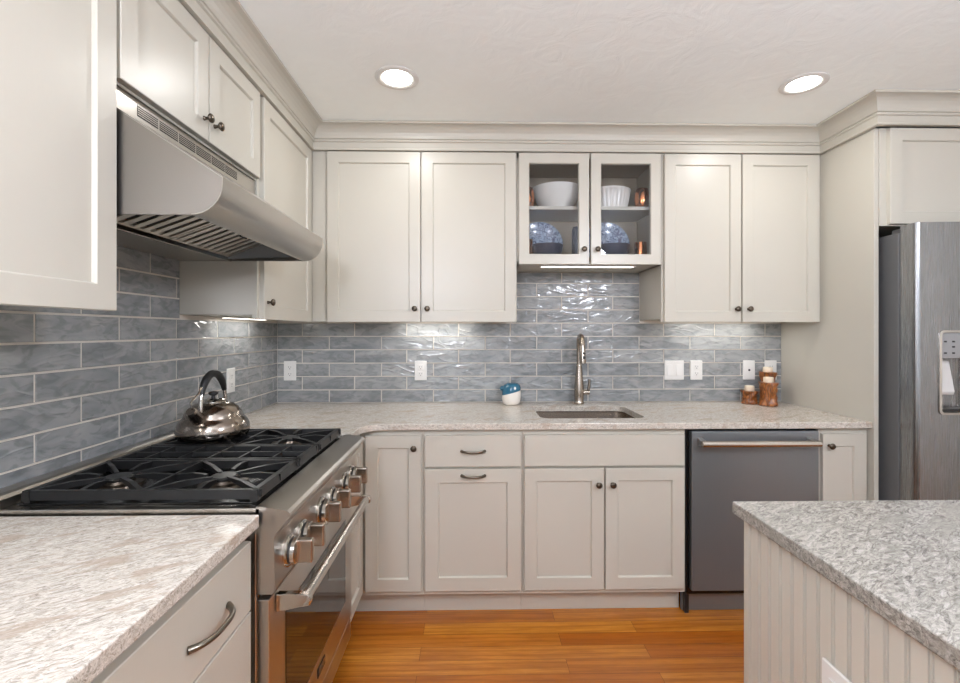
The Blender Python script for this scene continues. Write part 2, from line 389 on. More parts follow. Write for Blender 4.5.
FRONT = lambda x, y, z: Matrix.Translation((x, y, z)) @ Matrix.Rotation(PI / 2, 4, 'X')
def knob(parent, x, y, z): return obj('knob', lathe(new(), KN, 24, FRONT(x, y, z)), M['bronze'], parent, True, 60)
def pull(parent, x, y, z, w=.108):
    b = new(); h = w / 2; pts = []; rr = []
    for i in range(-8, 9):
        s = i / 8; d = .028 * (1 - abs(s) ** 3.2); pts.append((x + s * h, y - d - .001, z)); rr.append(.0055 + .0018 * abs(s) ** 4)
    tube(b, pts, rr, 12)
    return obj('pull_handle', b, M['pull'], parent, True, 60)
def door(parent, x0, x1, z0, z1, yb, **kw): return obj('door', door_bm(x0, x1, z0, z1, yb, **kw), M['paint'], parent)
def drawer(parent, x0, x1, z0, z1, yb, slab=True): return obj('drawer', door_bm(x0, x1, z0, z1, yb, slab=slab), M['paint'], parent)

BT, CT, CB = .884, .914, .884      # carcass top, counter top, counter underside
YB, YD = -.6145, -.6345            # base carcass front, door face
def base_unit(label, x0, x1, loc, rz=0.0, depth=.6145, toe=True, name='base_cabinet'):
    t = thing(name, label, 'cabinet', loc, rz)
    obj('body', box(new(), x0, x1, -depth, -.002, .112, BT - .0005, .0008, 1), M['paint'], t)
    if toe: obj('toe_kick', box(new(), x0, x1, -.552, -.53, .0005, .1115), M['paint'], t)
    return t
# --- back run
t = base_unit('narrow base cabinet with a door knob beside the wide drawer unit, in the corner', .0, 0, (0, 0, 0), toe=False)
for ch in list(t.children): bpy.data.objects.remove(ch)
b = new(); prism(b, [(.002, -.002), (.938, -.002), (.938, YB), (.6345 + .01, YB), (.6345 + .01, -.906), (.002, -.906)], 'z', .112, BT - .0005)
obj('body', b, M['paint'], t)
b = new(); prism(b, [(.552, -.906), (.552, -.54), (.938, -.54), (.938, -.552), (.564, -.552), (.564, -.906)], 'z', .0005, .1115); obj('toe_kick', b, M['paint'], t)
d = door(t, .672, .930, .136, .857, YB); knob(d, .898, YD, .802)
dl = door(t, -.900, -.642, .136, .857, 0)
dl.matrix_local = Matrix.Translation((.6445, 0, 0)) @ Matrix.Rotation(PI / 2, 4, 'Z')
t['label'] = 'corner base cabinet with tall narrow door, between the range and the drawer unit'
t = base_unit('base cabinet with a slab drawer over a pull-out door, each with a cup-shaped bar pull', .939, 1.401, (0, 0, 0))
t['label'] = 'base cabinet with one drawer over one tall pull-out door, both with bar pulls'
d = drawer(t, .948, 1.393, .712, .857, YB); pull(d, 1.171, YD, .785)
d = door(t, .948, 1.393, .136, .701, YB, fr=.062); pull(d, 1.171, YD, .672)
t = base_unit('sink base cabinet with false drawer front over a pair of knobbed doors', 1.402, 2.168, (0, 0, 0))
# open-topped so that the basin hangs inside it
bpy.data.objects.remove([c for c in t.children if c.name.startswith('body')][0])
b = new(); box(b, 1.402, 1.42, -.6145, -.002, .112, BT - .0005); box(b, 2.15, 2.168, -.6145, -.002, .112, BT - .0005)
box(b, 1.42, 2.15, -.6145, -.002, .112, .13); box(b, 1.42, 2.15, -.02, -.002, .13, BT - .0005); box(b, 1.42, 2.15, -.6145, -.595, .13, BT - .0005)
obj('body', b, M['paint'], t)
obj('false_drawer_front', door_bm(1.409, 2.160, .712, .857, YB, slab=True), M['paint'], t)
d = door(t, 1.409, 1.781, .136, .701, YB); knob(d, 1.752, YD, .629)
d = door(t, 1.788, 2.160, .136, .701, YB); knob(d, 1.818, YD, .629)
t = base_unit('narrow base cabinet between the dishwasher and the tall white end panel', 2.806, 3.042, (0, 0, 0))
d = door(t, 2.815, 3.022, .136, .857, YB); knob(d, 2.843, YD, .803)
# --- left run near the camera
t = base_unit('drawer base cabinet under the near left countertop, next to the range', 0, .50, (0, -2.182, 0), PI / 2, .6345)
for z0, z1 in ((.699, .857), (.418, .694), (.136, .413)):
    d = drawer(t, .008, .488, z0, z1, -.6345); pull(d, .318, -.6545, (z0 + z1) / 2 - .008, .138)
t2 = base_unit('second drawer base cabinet under the near left countertop, farther from the range', 0, .62, (0, -2.804, 0), PI / 2, .6345)
for z0, z1 in ((.692, .857), (.418, .682), (.136, .408)):
    d = drawer(t2, .008, .612, z0, z1, -.6345); pull(d, .31, -.6545, (z0 + z1) / 2, .125)

# ------------------------------------------------------------------ countertops
r = .10; inner = [(.668 + r - r * math.cos(a), -.645 - r + r * math.sin(a)) for a in [PI / 2 * i / 8 for i in range(9)]]
poly = [(.0105, -.0105), (XP - .002, -.0105), (XP - .002, -.645)] + inner[::-1] + [(.668, -.9065), (.0105, -.9065)]
o = obj('countertop', prism(new(), poly, 'z', CB, CT, .003), M['quartz'])
boolean(o, prism(new(), rrect(1.503, 2.024, -.525, -.152, .05), 'z', CB - .05, CT + .05))
tag(o, 'long L-shaped speckled beige quartz countertop holding the sink and running to the wall corner', 'countertop')
o = obj('countertop', box(new(), .0105, .668, -2.86, -1.682, CB, CT, .003), M['quartz']); tag(o, 'speckled beige quartz countertop in front of the range on the near left', 'countertop')
o['label'] = 'short speckled beige quartz countertop over the drawers, on the camera side of the range'

# ------------------------------------------------------------------ upper cabinets
UZ0, UZ1 = 1.388, 2.283
YU, YUD = -.320, -.340
def upper_unit(label, x0, x1, z0, loc=(0, 0, 0), rz=0.0, hollow=False, yf=.320):
    t = thing('upper_cabinet', label, 'cabinet', loc, rz); b = new()
    if hollow:
        for a in ((x0, x0 + .018, -yf, -.002, z0, 2.289), (x1 - .018, x1, -yf, -.002, z0, 2.289), (x0, x1, -yf, -.002, z0, z0 + .018),
                  (x0, x1, -yf, -.002, 2.262, 2.289), (x0, x1, -.012, -.002, z0, 2.289)): box(b, *a)
        obj('body', b, M['paint'], t)
    else:
        box(b, x0, x1, -yf, -.002, z0 + (.015 if z0 < 1.5 else 0), 2.2888, .0008, 1); (box(b, x0, x1, -yf, -yf + .019, z0, z0 + .0152) if z0 < 1.5 else None); obj('body', b, M['paint'], t)
    return t
t = upper_unit('wide upper cabinet with two solid doors, between the wall corner and the glass cabinet', .322, 1.4045, UZ0 + .003)
d = door(t, .407, .894, UZ0, UZ1, YU); knob(d, .866, YUD, UZ0 + .07)
d = door(t, .902, 1.399, UZ0, UZ1, YU); knob(d, .932, YUD, UZ0 + .07)
t = upper_unit('upper cabinet with two solid doors beside the tall end panel, over the candle holders', 2.1795, 3.043, UZ0 + .003)
d = door(t, 2.190, 2.602, UZ0, UZ1, YU); knob(d, 2.574, YUD, UZ0 + .07)
d = door(t, 2.609, 3.022, UZ0, UZ1, YU); knob(d, 2.640, YUD, UZ0 + .07)
GZ = 1.694
t = upper_unit('short glass-fronted upper cabinet over the sink, showing bowls and plates', 1.4055, 2.1785, GZ, hollow=True)
obj('interior_lining', box(new(), 1.424, 2.160, -.0135, -.0122, 1.713, 2.2615), M['inner'], t); obj('interior_lining', box(new(), 1.4236, 1.4246, -.31, -.0140, 1.713, 2.2615), M['inner'], t); obj('interior_lining', box(new(), 2.1594, 2.1604, -.31, -.0140, 1.713, 2.2615), M['inner'], t); obj('interior_lining', box(new(), 1.425, 2.159, -.31, -.0140, 2.2605, 2.2618), M['inner'], t)
obj('shelf', box(new(), 1.425, 2.159, -.285, -.0140, 1.998, 2.016), M['paint'], t)
for x0, x1, kx in ((1.414, 1.787, 1.757), (1.797, 2.170, 1.828)):
    d = door(t, x0, x1, GZ, UZ1, YU, glass=True, fr=.052); knob(d, kx, YUD, GZ + .078)
    obj('glass_pane', box(new(), x0 + .0525, x1 - .0525, YU - .008, YU - .004, GZ + .0525, UZ1 - .0525), M['glass'], d)
# left wall run: local x -> world y
t = upper_unit('upper cabinet with one solid door between the range hood and the wall corner', 0, .9055, UZ0 + .003, (0, -.918, 0), PI / 2, yf=.310)
d = door(t, .020, .574, UZ0, UZ1, -.310); knob(d, .052, -.330, UZ0 + .07)
t = upper_unit('short upper cabinet with two doors directly above the range hood', 0, .739, 1.936, (0, -1.659, 0), PI / 2, yf=.308)
d = door(t, .006, .374, 1.943, UZ1, -.308); knob(d, .347, -.328, 2.005)
d = door(t, .380, .731, 1.943, UZ1, -.308); knob(d, .406, -.328, 2.005)
t = upper_unit('large upper cabinet on the camera side of the range hood, over the near countertop', 0, .95, UZ0 + .003, (0, -2.611, 0), PI / 2, yf=.310)
d = door(t, .49, .944, UZ0, UZ1, -.310); knob(d, .52, -.330, UZ0 + .07)
d = door(t, .006, .484, UZ0, UZ1, -.310); knob(d, .455, -.330, UZ0 + .07)

# ------------------------------------------------------------------ tall end panel, fridge cabinet, refrigerator
o = obj('end_panel', box(new(), XP, XP + .022, -.65, -.002, .0005, 2.288, .001, 1), M['paint']); tag(o, 'tall white end panel standing between the countertop and the refrigerator', 'panel')
t = upper_unit('cabinet above the refrigerator', XP + .024, RX - .004, 1.832, yf=.652)
t['label'] = 'deep cabinet with shaker doors directly above the refrigerator'
d = door(t, 3.103, 3.566, 1.838, UZ1, -.652); knob(d, 3.52, -.672, 1.90)
d = door(t, 3.572, 4.04, 1.838, UZ1, -.652); knob(d, 3.595, -.672, 1.90)

FX = 3.098
t = thing('refrigerator', 'stainless side-by-side refrigerator with a water dispenser, beside the end panel', 'refrigerator', (FX, -.042, 0))
obj('body', box(new(), 0, .915, -.676, -.0, .012, 1.785, .004), M['grey_side'], t)
def fdoor(x0, x1):
    r = .022; pts = [(x0, -.682), (x1, -.682)]
    for i in range(9):
        a = PI / 2 * i / 8; pts.append((x1 - r + r * math.cos(a), -.736 - r * math.sin(a)))
    n = 10
    for i in range(1, n): s = i / n; pts.append((x1 - r + (x0 - x1 + 2 * r) * s, -.758 - .010 * math.sin(PI * s)))
    for i in range(9):
        a = PI / 2 + PI / 2 * i / 8; pts.append((x0 + r + r * math.cos(a), -.736 - r * math.sin(a)))
    return prism(new(), pts, 'z', .06, 1.815)
d1 = obj('door', fdoor(.002, .402), M['steel_z'], t, True, 35)
boolean(d1, box(new(), .101, .295, -.85, -.705, .985, 1.336, .012, 3))
for p in d1.data.polygons: p.use_smooth = False
disp = obj('dispenser_recess', box(new(), .102, .294, -.7049, -.704, .986, 1.335), M['recess_dark'], d1)  # dark grey plate at the back of the dispenser recess
b = new(); q = rrect(.093, .303, .977, 1.344, .02); q2 = rrect(.103, .293, .987, 1.334, .012)
for yy, zz in ((0, 0),):
    A = [b.verts.new((u, -.7685, v)) for u, v in q]; B = [b.verts.new((u, -.7700, v)) for u, v in q2]; C_ = [b.verts.new((u, -.745, v)) for u, v in q2]; D_ = [b.verts.new((u, -.757, v)) for u, v in q]
    for X, Y in ((D_, A), (A, B), (B, C_)): loop_faces(b, X, Y)
obj('dispenser_rim', b, M['chrome'], d1, True, 40)
cp = obj('control_panel', box(new(), .1035, .2925, -.762, -.7055, 1.222, 1.3335, .003), M['panel_grey'], d1)
b = new()
for x, z in ((.142, 1.295), (.142, 1.245), (.178, 1.295), (.178, 1.272), (.178, 1.245), (.215, 1.295), (.215, 1.245), (.252, 1.295), (.252, 1.245), (.288, 1.27)):
    obj('button', box(new(), x - .023, x - .011, -.7632, -.7621, z - .0035, z + .0035), M['slot'], cp)
b = new(); prism(b, [(-.722, 1.215), (-.7095, 1.215), (-.7095, 1.08), (-.742, 1.06), (-.748, 1.075)], 'x', .117, .183, .003); obj('paddle', b, M['paddle'], d1)
obj('drip_tray', box(new(), .1045, .2915, -.762, -.7055, .9875, 1.002, .002), M['tray'], d1)
d2 = obj('door', fdoor(.410, .912), M['steel_z'], t, True, 35)
for dd, hx in ((d1, .372), (d2, .442)):
    b = new(); tube(b, [(hx, -.765, .62), (hx, -.815, .64), (hx, -.820, .70), (hx, -.820, 1.50), (hx, -.815, 1.56), (hx, -.765, 1.58)], .013, 12); obj('bar_handle', b, M['chrome'], dd, True, 50)
obj('hinge_cover', box(new(), .035, .12, -.70, -.60, 1.786, 1.812, .006), M['grey_side'], t); obj('hinge_cover', box(new(), .80, .88, -.70, -.60, 1.786, 1.812, .006), M['grey_side'], t)
obj('foot_grille', box(new(), .01, .905, -.70, -.06, .001, .0115), M['grey_side'], t)

# ------------------------------------------------------------------ dishwasher
t = thing('dishwasher', 'grey stainless dishwasher with a bar handle, under the counter right of the sink', 'dishwasher', (2.171, 0, 0))
t['label'] = 'grey stainless dishwasher with a long bar handle between two base cabinets'
obj('body', box(new(), .006, .626, -.612, -.02, .10, .874), M['black'], t)
dd = obj('door', box(new(), .019, .620, -.640, -.613, .128, .872, .003), M['dark_steel'], t)
b = new(); tube(b, [(.038, -.697, .826), (.582, -.697, .826)], .0150, 20)
h = obj('bar_handle', b, M['satin_bright'], dd, True, 50)
for x in (.055, .570): obj('handle_bracket', prism(new(), [(-.6405, .846), (-.6405, .806), (-.697, .815), (-.697, .837)], 'x', x - .011, x + .011, .003), M['steel_run'], h)
obj('kick_plate', box(new(), .002, .628, -.575, -.555, .0008, .125, .002), M['dark_steel'], t)
obj('dark_gap_strip', box(new(), .0, .0185, -.611, -.59, .01, .874), M['rubber'], t)  # black strip that paints in the dark gap beside the door

# ------------------------------------------------------------------ sink, faucet
t = thing('kitchen_sink', 'undermount stainless sink set into the long countertop', 'sink', (1.764, -.338, 0))
b = new(); rows = []
for (dx, dy, z, rr) in ((.280, .207, .8835, .06), (.262, .190, .8835, .05), (.262, .190, .87, .05), (.244, .169, .70, .06), (.20, .13, .690, .05), (.045, .045, .685, .044)):
    rows.append([b.verts.new((u, v, z)) for u, v in rrect(-dx, dx, -dy, dy, rr, 6)])
for A, B in zip(rows, rows[1:]): loop_faces(b, A, B)
b.faces.new(rows[-1]); bas = obj('basin', b, M['satin'], t, True, 50)
obj('drain', lathe(new(), [(0, .686), (.03, .686), (.042, .690), (.044, .686), (.044, .684)][::-1], 24), M['chrome'], t, True)
t = thing('faucet', 'tall brushed nickel gooseneck faucet with side lever behind the sink', 'faucet', (1.795, -.075, CT + .0008))
b = lathe(new(), [(.029, 0), (.030, .006), (.028, .012), (.0265, .016), (.0285, .05), (.0285, .09), (.024, .14), (.019, .19), (.0165, .215), (.0165, .220), (.0165, .228), (.014, .232), (.0, .232)], 28)
obj('body', b, M['satin'], t, True, 50)
pts = [(0, 0, .22), (0, 0, .30)]
for i in range(1, 13): a = PI * i / 12 * .93; pts.append((-.012 * i / 12, -.066 + .066 * math.cos(a), .328 + .070 * math.sin(a)))
obj('gooseneck', tube(new(), pts, .0145, 16), M['satin'], t, True, 60)
e = Vector(pts[-1]); b = new(); tube(b, [e, e + Vector((0, -.004, -.03)), e + Vector((0, -.010, -.080)), e + Vector((0, -.012, -.098))], [.0145, .0165, .0185, .0165], 18)
hd = obj('spray_head', b, M['satin'], t, True, 50)
b = new()
for dz, ry in ((-.040, .006), (-.064, .008)):
    lathe(b, [(0, 0), (.0072, 0), (.0068, .003), (0, .0035)], 16, Matrix.Translation((e.x + .004, e.y - .0255 + (dz + .045) * .1, e.z + dz)) @ Matrix.Rotation(PI / 2, 4, 'X') @ Matrix.Diagonal((1, ry / .0062, 1, 1)))
obj('spray_button', b, M['slot'], hd, True)
b = new(); tube(b, [(.012, 0, .066), (.048, 0, .066), (.060, 0, .064)], [.014, .014, .013], 16); lv = obj('valve', b, M['satin'], t, True, 50)
obj('lever', tube(new(), [(.054, 0, .070), (.060, .004, .10), (.064, .008, .142)], [.0075, .0092, .0065], 12), M['bronze'], lv, True, 60)

# ------------------------------------------------------------------ gas range (local x along the run from camera side to corner, front -y)
t = thing('gas_range', 'stainless gas range with six knobs and black grates, along the tiled wall', 'range', (0, -1.674, 0), PI / 2)
RW = .760
obj('body', box(new(), .004, RW - .004, -.655, -.014, .10, .905, .002), M['steel_run'], t)
b = new(); box(b, .0, RW, -.665, -.0145, .9055, .9245, .002)
ck = obj('cooktop', b, M['satin_bright'], t)
obj('spill_tray', box(new(), .03, RW - .03, -.635, -.075, .9246, .9285, .002), M['black'], t)
b = new(); prism(b, [(-.0148, .9248), (-.0148, .957), (-.048, .957), (-.057, .953), (-.062, .945), (-.062, .9248)], 'x', 0, RW, .0); obj('back_trim', b, M['steel_run'], t)
# control panel with bull-nose ledge
pf = [(-.656, .903), (-.656, .9275), (-.664, .9290), (-.728, .9180), (-.735, .912), (-.736, .904), (-.704, .866), (-.698, .855), (-.700, .742), (-.694, .722), (-.656, .722)]
cp = obj('control_panel', prism(new(), pf, 'x', 0, RW, .0), M['steel_run'], t, True, 25)
KY = [(-1.592), (-1.501), (-1.344), (-1.233), (-1.087), (-.989)]
for i, y in enumerate(KY):
    x = min(max(y + 1.674, .066), .70); z = .787
    m = Matrix.Translation((x, -.6985, z)) @ Matrix.Rotation(PI / 2, 4, 'X')
    big = 1.12 if i == 2 else 1.0
    kb = obj('knob', lathe(new(), [(.0, 0), (.039 * big, 0), (.039 * big, .006), (.035 * big, .010), (.030 * big, .0105), (.030 * big, .0155), (.034 * big, .016), (.033 * big, .025), (.029 * big, .027), (0, .0275)], 32, m), M['chrome'], cp, True, 40)
    obj('knob_groove', lathe(new(), [(.0285 * big, .0103), (.0312 * big, .0103), (.0312 * big, .0158), (.0285 * big, .0158)], 32, m), M['slot'], kb, True, 40)
    b = new(); box(b, x - .0095, x + .0095, -.6985 - .064, -.6985 - .020, z - .030, z + .030, .004); obj('knob_grip', b, M['satin'], kb)
b = new()
for dx, dz in ((.232, .85), (.232, .83), (.25, .852), (.25, .83), (.08, .845), (.33, .85), (.155, .845)):
    obj('indicator_light', lathe(new(), [(0, 0), (.005, 0), (.0045, .003), (0, .0035)], 12, Matrix.Translation((dx, -.6952, dz - .02)) @ Matrix.Rotation(PI / 2, 4, 'X')), M['slot'], cp)
od = obj('oven_door', box(new(), .006, RW - .006, -.685, -.6555, .212, .706, .003), M['steel_run'], t)
obj('oven_window', box(new(), .10, RW - .10, -.6865, -.6852, .318, .628, .0006, 1), M['oven_glass'], od)
b = new(); tube(b, [(.055, -.753, .684), (.705, -.753, .684)], .0135, 20); h = obj('bar_handle', b, M['satin_bright'], od, True, 50)
for x in (.038, .706):
    b = new(); prism(b, [(-.6855, .700), (-.6855, .655), (-.742, .667), (-.768, .671), (-.771, .684), (-.765, .697), (-.742, .700)], 'x', x - .0, x + .020, .003); obj('handle_bracket', b, M['chrome'], h)
bd = obj('badge', box(new(), .345, .415, -.6875, -.6853, .262, .292, .0008, 1), M['slot'], od)
b = new()
for k in range(4): box(b, .352, .408, -.6881, -.6876, .268 + k * .006, .270 + k * .006)
obj('badge_lines', b, M['chrome'], bd)
obj('lower_drawer', box(new(), .006, RW - .006, -.682, -.6555, .125, .205, .003), M['steel_run'], t)
obj('kick_plate', box(new(), .012, RW - .012, -.62, -.60, .001, .10), M['black'], t)
# burners and grates
for bx in (.165, .61):
    for by in (-.215, -.495):
        bb = obj('burner', lathe(new(), [(.0, .9287), (.062, .9287), (.060, .935), (.040, .937), (.038, .944), (0, .944)], 28, Matrix.Translation((bx, by, 0))), M['bronze'], t, True, 40)
        obj('burner_cap', lathe(new(), [(0, .9442), (.034, .9442), (.035, .949), (.031, .953), (0, .954)], 28, Matrix.Translation((bx, by, 0))), M['iron'], bb, True, 40)
def bar(b, p, q, w=.011, h0=.0, z1=.9575, hh=.016):
    p, q = Vector((*p, 0)), Vector((*q, 0)); d = (q - p); L = d.length; a = math.atan2(d.y, d.x)
    tb = new(); s = bmesh.new(); prism(s, [(-w / 2, z1 - hh), (w / 2, z1 - hh), (w / 2 * .6, z1), (-w / 2 * .6, z1)], 'x', 0, L)
    merge(b, s, 0, Matrix.Translation(p) @ Matrix.Rotation(a, 4, 'Z'))
def finger(b, p, q):
    """a finger that rises from the frame to a tip above the burner"""
    p, q = Vector((*p, 0)), Vector((*q, 0)); d = (q - p); L = d.length; a = math.atan2(d.y, d.x); s = bmesh.new()
    t0 = .0575
    tip = [(0, .938), (0, .9555), (L * .55, .9595), (L, .955), (L, .948), (L * .6, .945), (L * .2, .938)]
    A = [s.verts.new((u, -.0055, v)) for u, v in tip]; B = [s.verts.new((u, .0055, v)) for u, v in tip]
    s.faces.new(A); s.faces.new(B[::-1]); loop_faces(s, A, B)
    merge(b, s, 0, Matrix.Translation(p) @ Matrix.Rotation(a, 4, 'Z'))
def grate(x0, x1, centres):
    b = new(); y0, y1 = -.648, -.085
    w = .022
    for q in (((x0, y0 + w / 2), (x1, y0 + w / 2)), ((x0, y1 - w / 2), (x1, y1 - w / 2))): bar(b, q[0], q[1], w, hh=.024)
    for q in (((x0 + .008, y0 + .001), (x0 + .008, y1 - .001)), ((x1 - .008, y0 + .001), (x1 - .008, y1 - .001))): bar(b, q[0], q[1], .016, hh=.022)
    ym = (y0 + y1) / 2
    bar(b, (x0 + .008, ym), (x1 - .008, ym), .013, hh=.018)
    for cx, cy in centres:
        ya, yb_ = (y0, ym) if cy < ym else (ym, y1)
        xa, xb = x0 + .008, x1 - .008
        for sx, sy in ((xa, ya), (xb, ya), (xa, yb_), (xb, yb_)):
            v = Vector((cx - sx, cy - sy)); v *= 1 - .028 / v.length; finger(b, (sx, sy), (sx + v.x, sy + v.y))
        for sx, sy in ((xa, cy), (xb, cy), (cx, ya), (cx, yb_)):
            v = Vector((cx - sx, cy - sy)); v *= 1 - .045 / v.length; finger(b, (sx, sy), (sx + v.x, sy + v.y))
    if not centres:
        xm = (x0 + x1) / 2
        for yy in (y0 + .09, y0 + .19, ym + .09, ym + .19): bar(b, (x0 + .008, yy), (x1 - .008, yy), .010, hh=.014)
        bar(b, (xm, y0 + .01), (xm, y1 - .01), .010, hh=.014)
    for xx in (x0 + .01, x1 - .01):
        for yy in (y0 + .012, y1 - .012): box(b, xx - .008, xx + .008, yy - .008, yy + .008, .9287, .94)
    return obj('grate', b, M['iron'], t)
grate(.030, .300, [(.165, -.215), (.165, -.495)]); grate(.304, .470, []); grate(.474, .735, [(.61, -.215), (.61, -.495)])

# ------------------------------------------------------------------ range hood
HW = .734
t = thing('range_hood', 'stainless range hood with baffle filters mounted above the range', 'range hood', (0, -1.659, 0), PI / 2)
HB = 1.617
# outline of the canopy in (y, z), front at -.572
def lipc(r0, n=8): return [(-.572 + r0 - r0 * math.cos(a), HB + r0 - r0 * math.sin(a)) for a in [PI / 2 * i / n for i in range(n + 1)]]
outer = [(-.302, 1.884), (-.572, 1.708)] + lipc(.075)
inner_ = [(-.302, 1.872), (-.560, 1.700)] + [(-.560 + .064 - .064 * math.cos(a), HB + .012 + .064 - .064 * math.sin(a)) for a in [PI / 2 * i / 8 for i in range(9)]]
b = new()
A = [[b.verts.new((x, y, z)) for y, z in outer] for x in (.0, HW)]; Bv = [[b.verts.new((x, y, z)) for y, z in inner_] for x in (.002, HW - .002)]
n = len(outer)
for i in range(n - 1):
    b.faces.new((A[0][i], A[0][i + 1], A[1][i + 1], A[1][i])); b.faces.new((Bv[0][i], Bv[1][i], Bv[1][i + 1], Bv[0][i + 1]))
b.faces.new((A[0][-1], A[1][-1], Bv[1][-1], Bv[0][-1])); b.faces.new((A[0][0], Bv[0][0], Bv[1][0], A[1][0]))
for k in (0, 1):
    for i in range(n - 1): b.faces.new((A[k][i], A[k][i + 1], Bv[k][i + 1], Bv[k][i]))
obj('canopy', b, M['steel_run'], t, True, 30)
side = [(-.014, HB), (-.014, 1.930), (-.300, 1.930), (-.300, 1.880)] + outer[1:]
side = [(y, z) for y, z in side]
for x0, x1 in ((.0005, .0035), (HW - .0035, HW - .0005)):
    b = new(); prism(b, [(y + (.0025 if y < -.4 else 0), z + .0005) for y, z in side], 'x', x0, x1); obj('side_plate', b, M['satin'] if False else M['steel_x'], t)
vs = obj('vent_strip', box(new(), .001, HW - .001, -.305, -.285, 1.880, 1.934, .001, 1), M['steel_run'], t)
for k in range(6):
    x0 = .092 + k * .0848
    g = obj('vent_grille', box(new(), x0, x0 + .0785, -.3057, -.3051, 1.893, 1.922), M['slot'], vs)
    b = new()
    for j in range(5): box(b, x0, x0 + .0785, -.3066, -.3058, 1.8967 + j * .0056, 1.8985 + j * .0056)
    obj('louver', b, M['steel_run'], g)
obj('back_panel', box(new(), .004, HW - .004, -.212, -.0145, HB + .001, HB + .02, .001, 1), M['steel_run'], t)
# slanted baffle filters
FP = lambda s, d: (-.212 - .268 * s - .35 * d, HB + .012 + .10 * s * 1.0 - d)
for x0, x1 in ((.010, .352), (.356, .698)):
    b = new()
    m_ = Matrix(((1, 0, 0, 0), (0, 0, 0, 0), (0, 0, 0, 0), (0, 0, 0, 1)))
    def slat(b, xa, xb, s0, s1, th):
        v = [(-.214 - .268 * s0, HB + .010 + .10 * s0), (-.214 - .268 * s1, HB + .010 + .10 * s1), (-.214 - .268 * s1, HB + .010 + .10 * s1 + th), (-.214 - .268 * s0, HB + .010 + .10 * s0 + th)]
        prism(b, v, 'x', xa, xb)
    slat(b, x0, x1, 0, .04, .012); slat(b, x0, x1, .96, 1, .012); slat(b, x0, x0 + .010, .03, .97, .012); slat(b, x1 - .010, x1, .03, .97, .012)
    nn = 8
    for k in range(nn): xa = x0 + .022 + k * (x1 - x0 - .030) / nn; slat(b, xa, xa + .022, .03, .97, .004)
    fl = obj('baffle_filter', b, M['filter'], t)
    b = new(); slat(b, x0 + .003, x1 - .003, .01, .99, .001)
    for v in b.verts: v.co.z += .014
    obj('filter_back', b, M['slot'], fl)
    b = new(); ym, zm = -.214 - .268 * .55, HB + .010 + .10 * .55; tube(b, [((x0 + x1) / 2 - .02, ym, zm), ((x0 + x1) / 2 - .02, ym, zm - .012), ((x0 + x1) / 2 + .02, ym, zm - .012), ((x0 + x1) / 2 + .02, ym, zm)], .003, 8); obj('filter_handle', b, M['slot'], fl)
obj('back_rail', box(new(), .006, HW - .006, -.218, -.2125, HB - .003, HB + .012, .001, 1), M['chrome'], t)
obj('liner', prism(new(), [(-.014, HB + .021), (-.014, 1.87), (-.30, 1.868), (-.49, 1.744), (-.486, 1.738), (-.30, 1.858), (-.03, 1.86), (-.03, HB + .021)], 'x', .005, HW - .005), M['steel_x'], t)
obj('filter_end_shield', prism(new(), [(-.213, HB + .004), (-.213, HB + .03), (-.482, HB + .13), (-.545, HB + .075), (-.50, HB + .014)], 'x', .700, .704), M['dark_steel'], t)

# ------------------------------------------------------------------ kettle
t = thing('tea_kettle', 'shiny steel tea kettle with arched black handle standing on the range grate', 'kettle', (.226, -1.075, .9602), 0)
b = lathe(new(), [(0, 0), (.107, 0), (.114, .003), (.1185, .013), (.1200, .026), (.118, .040), (.112, .054), (.104, .065), (.098, .070), (.096, .075), (.092, .088), (.081, .104), (.063, .117), (.046, .124), (.0, .124)], 48)
obj('body', b, M['kettle'], t, True, 50)
ld = obj('lid', lathe(new(), [(.046, .1245), (.046, .128), (.036, .134), (.015, .138), (.0, .138)], 32), M['chrome'], t, True, 50)
obj('lid_knob', lathe(new(), [(.007, .138), (.0065, .146), (.013, .149), (.0165, .154), (.0155, .159), (.009, .162), (0, .163)], 24), M['rubber'], ld, True, 60)
dr = Vector((.02, -1.0, 0)).normalized()
sp = new(); tube(sp, [dr * .075 + Vector((0, 0, .066)), dr * .104 + Vector((0, 0, .084)), dr * .128 + Vector((0, 0, .104)), dr * .134 + Vector((0, 0, .108))], [.026, .022, .017, .0165], 18)
spo = obj('spout', sp, M['kettle'], t, True, 50)
b = new(); tube(b, [dr * .135 + Vector((0, 0, .109)), dr * .141 + Vector((0, 0, .114))], [.018, .015], 18); wc = obj('spout_cap', b, M['satin'], spo, True, 50)
b = new(); tube(b, [dr * .138 + Vector((0, 0, .124)), dr * .142 + Vector((0, 0, .142)), dr * .125 + Vector((0, 0, .150)), dr * .095 + Vector((0, 0, .165)), dr * .078 + Vector((0, 0, .185))], .0035, 8); obj('whistle_lever', b, M['chrome'], spo, True)
arc = []
for i in range(17):
    a = PI * i / 16; k = math.cos(a); arc.append(dr * (.083 * k) + Vector((0, 0, .098 + .130 * math.sin(a) ** .8)))
b = new(); tube(b, [arc[0] + Vector((0, 0, -.012))] + arc[:4], [.008, .008, .008, .007, .006], 12); obj('handle_bracket', b, M['chrome'], t, True, 60)
b = new(); tube(b, arc[13:] + [arc[16] + Vector((0, 0, -.008))], [.006, .007, .0075, .008, .008], 12); obj('handle_bracket', b, M['chrome'], t, True, 60)
b = new(); tube(b, arc[2:15], [.0085, .011, .0125, .0135, .0125, .0135, .0125, .0135, .0125, .0135, .0125, .011, .0085], 14); obj('handle', b, M['rubber'], t, True, 60)

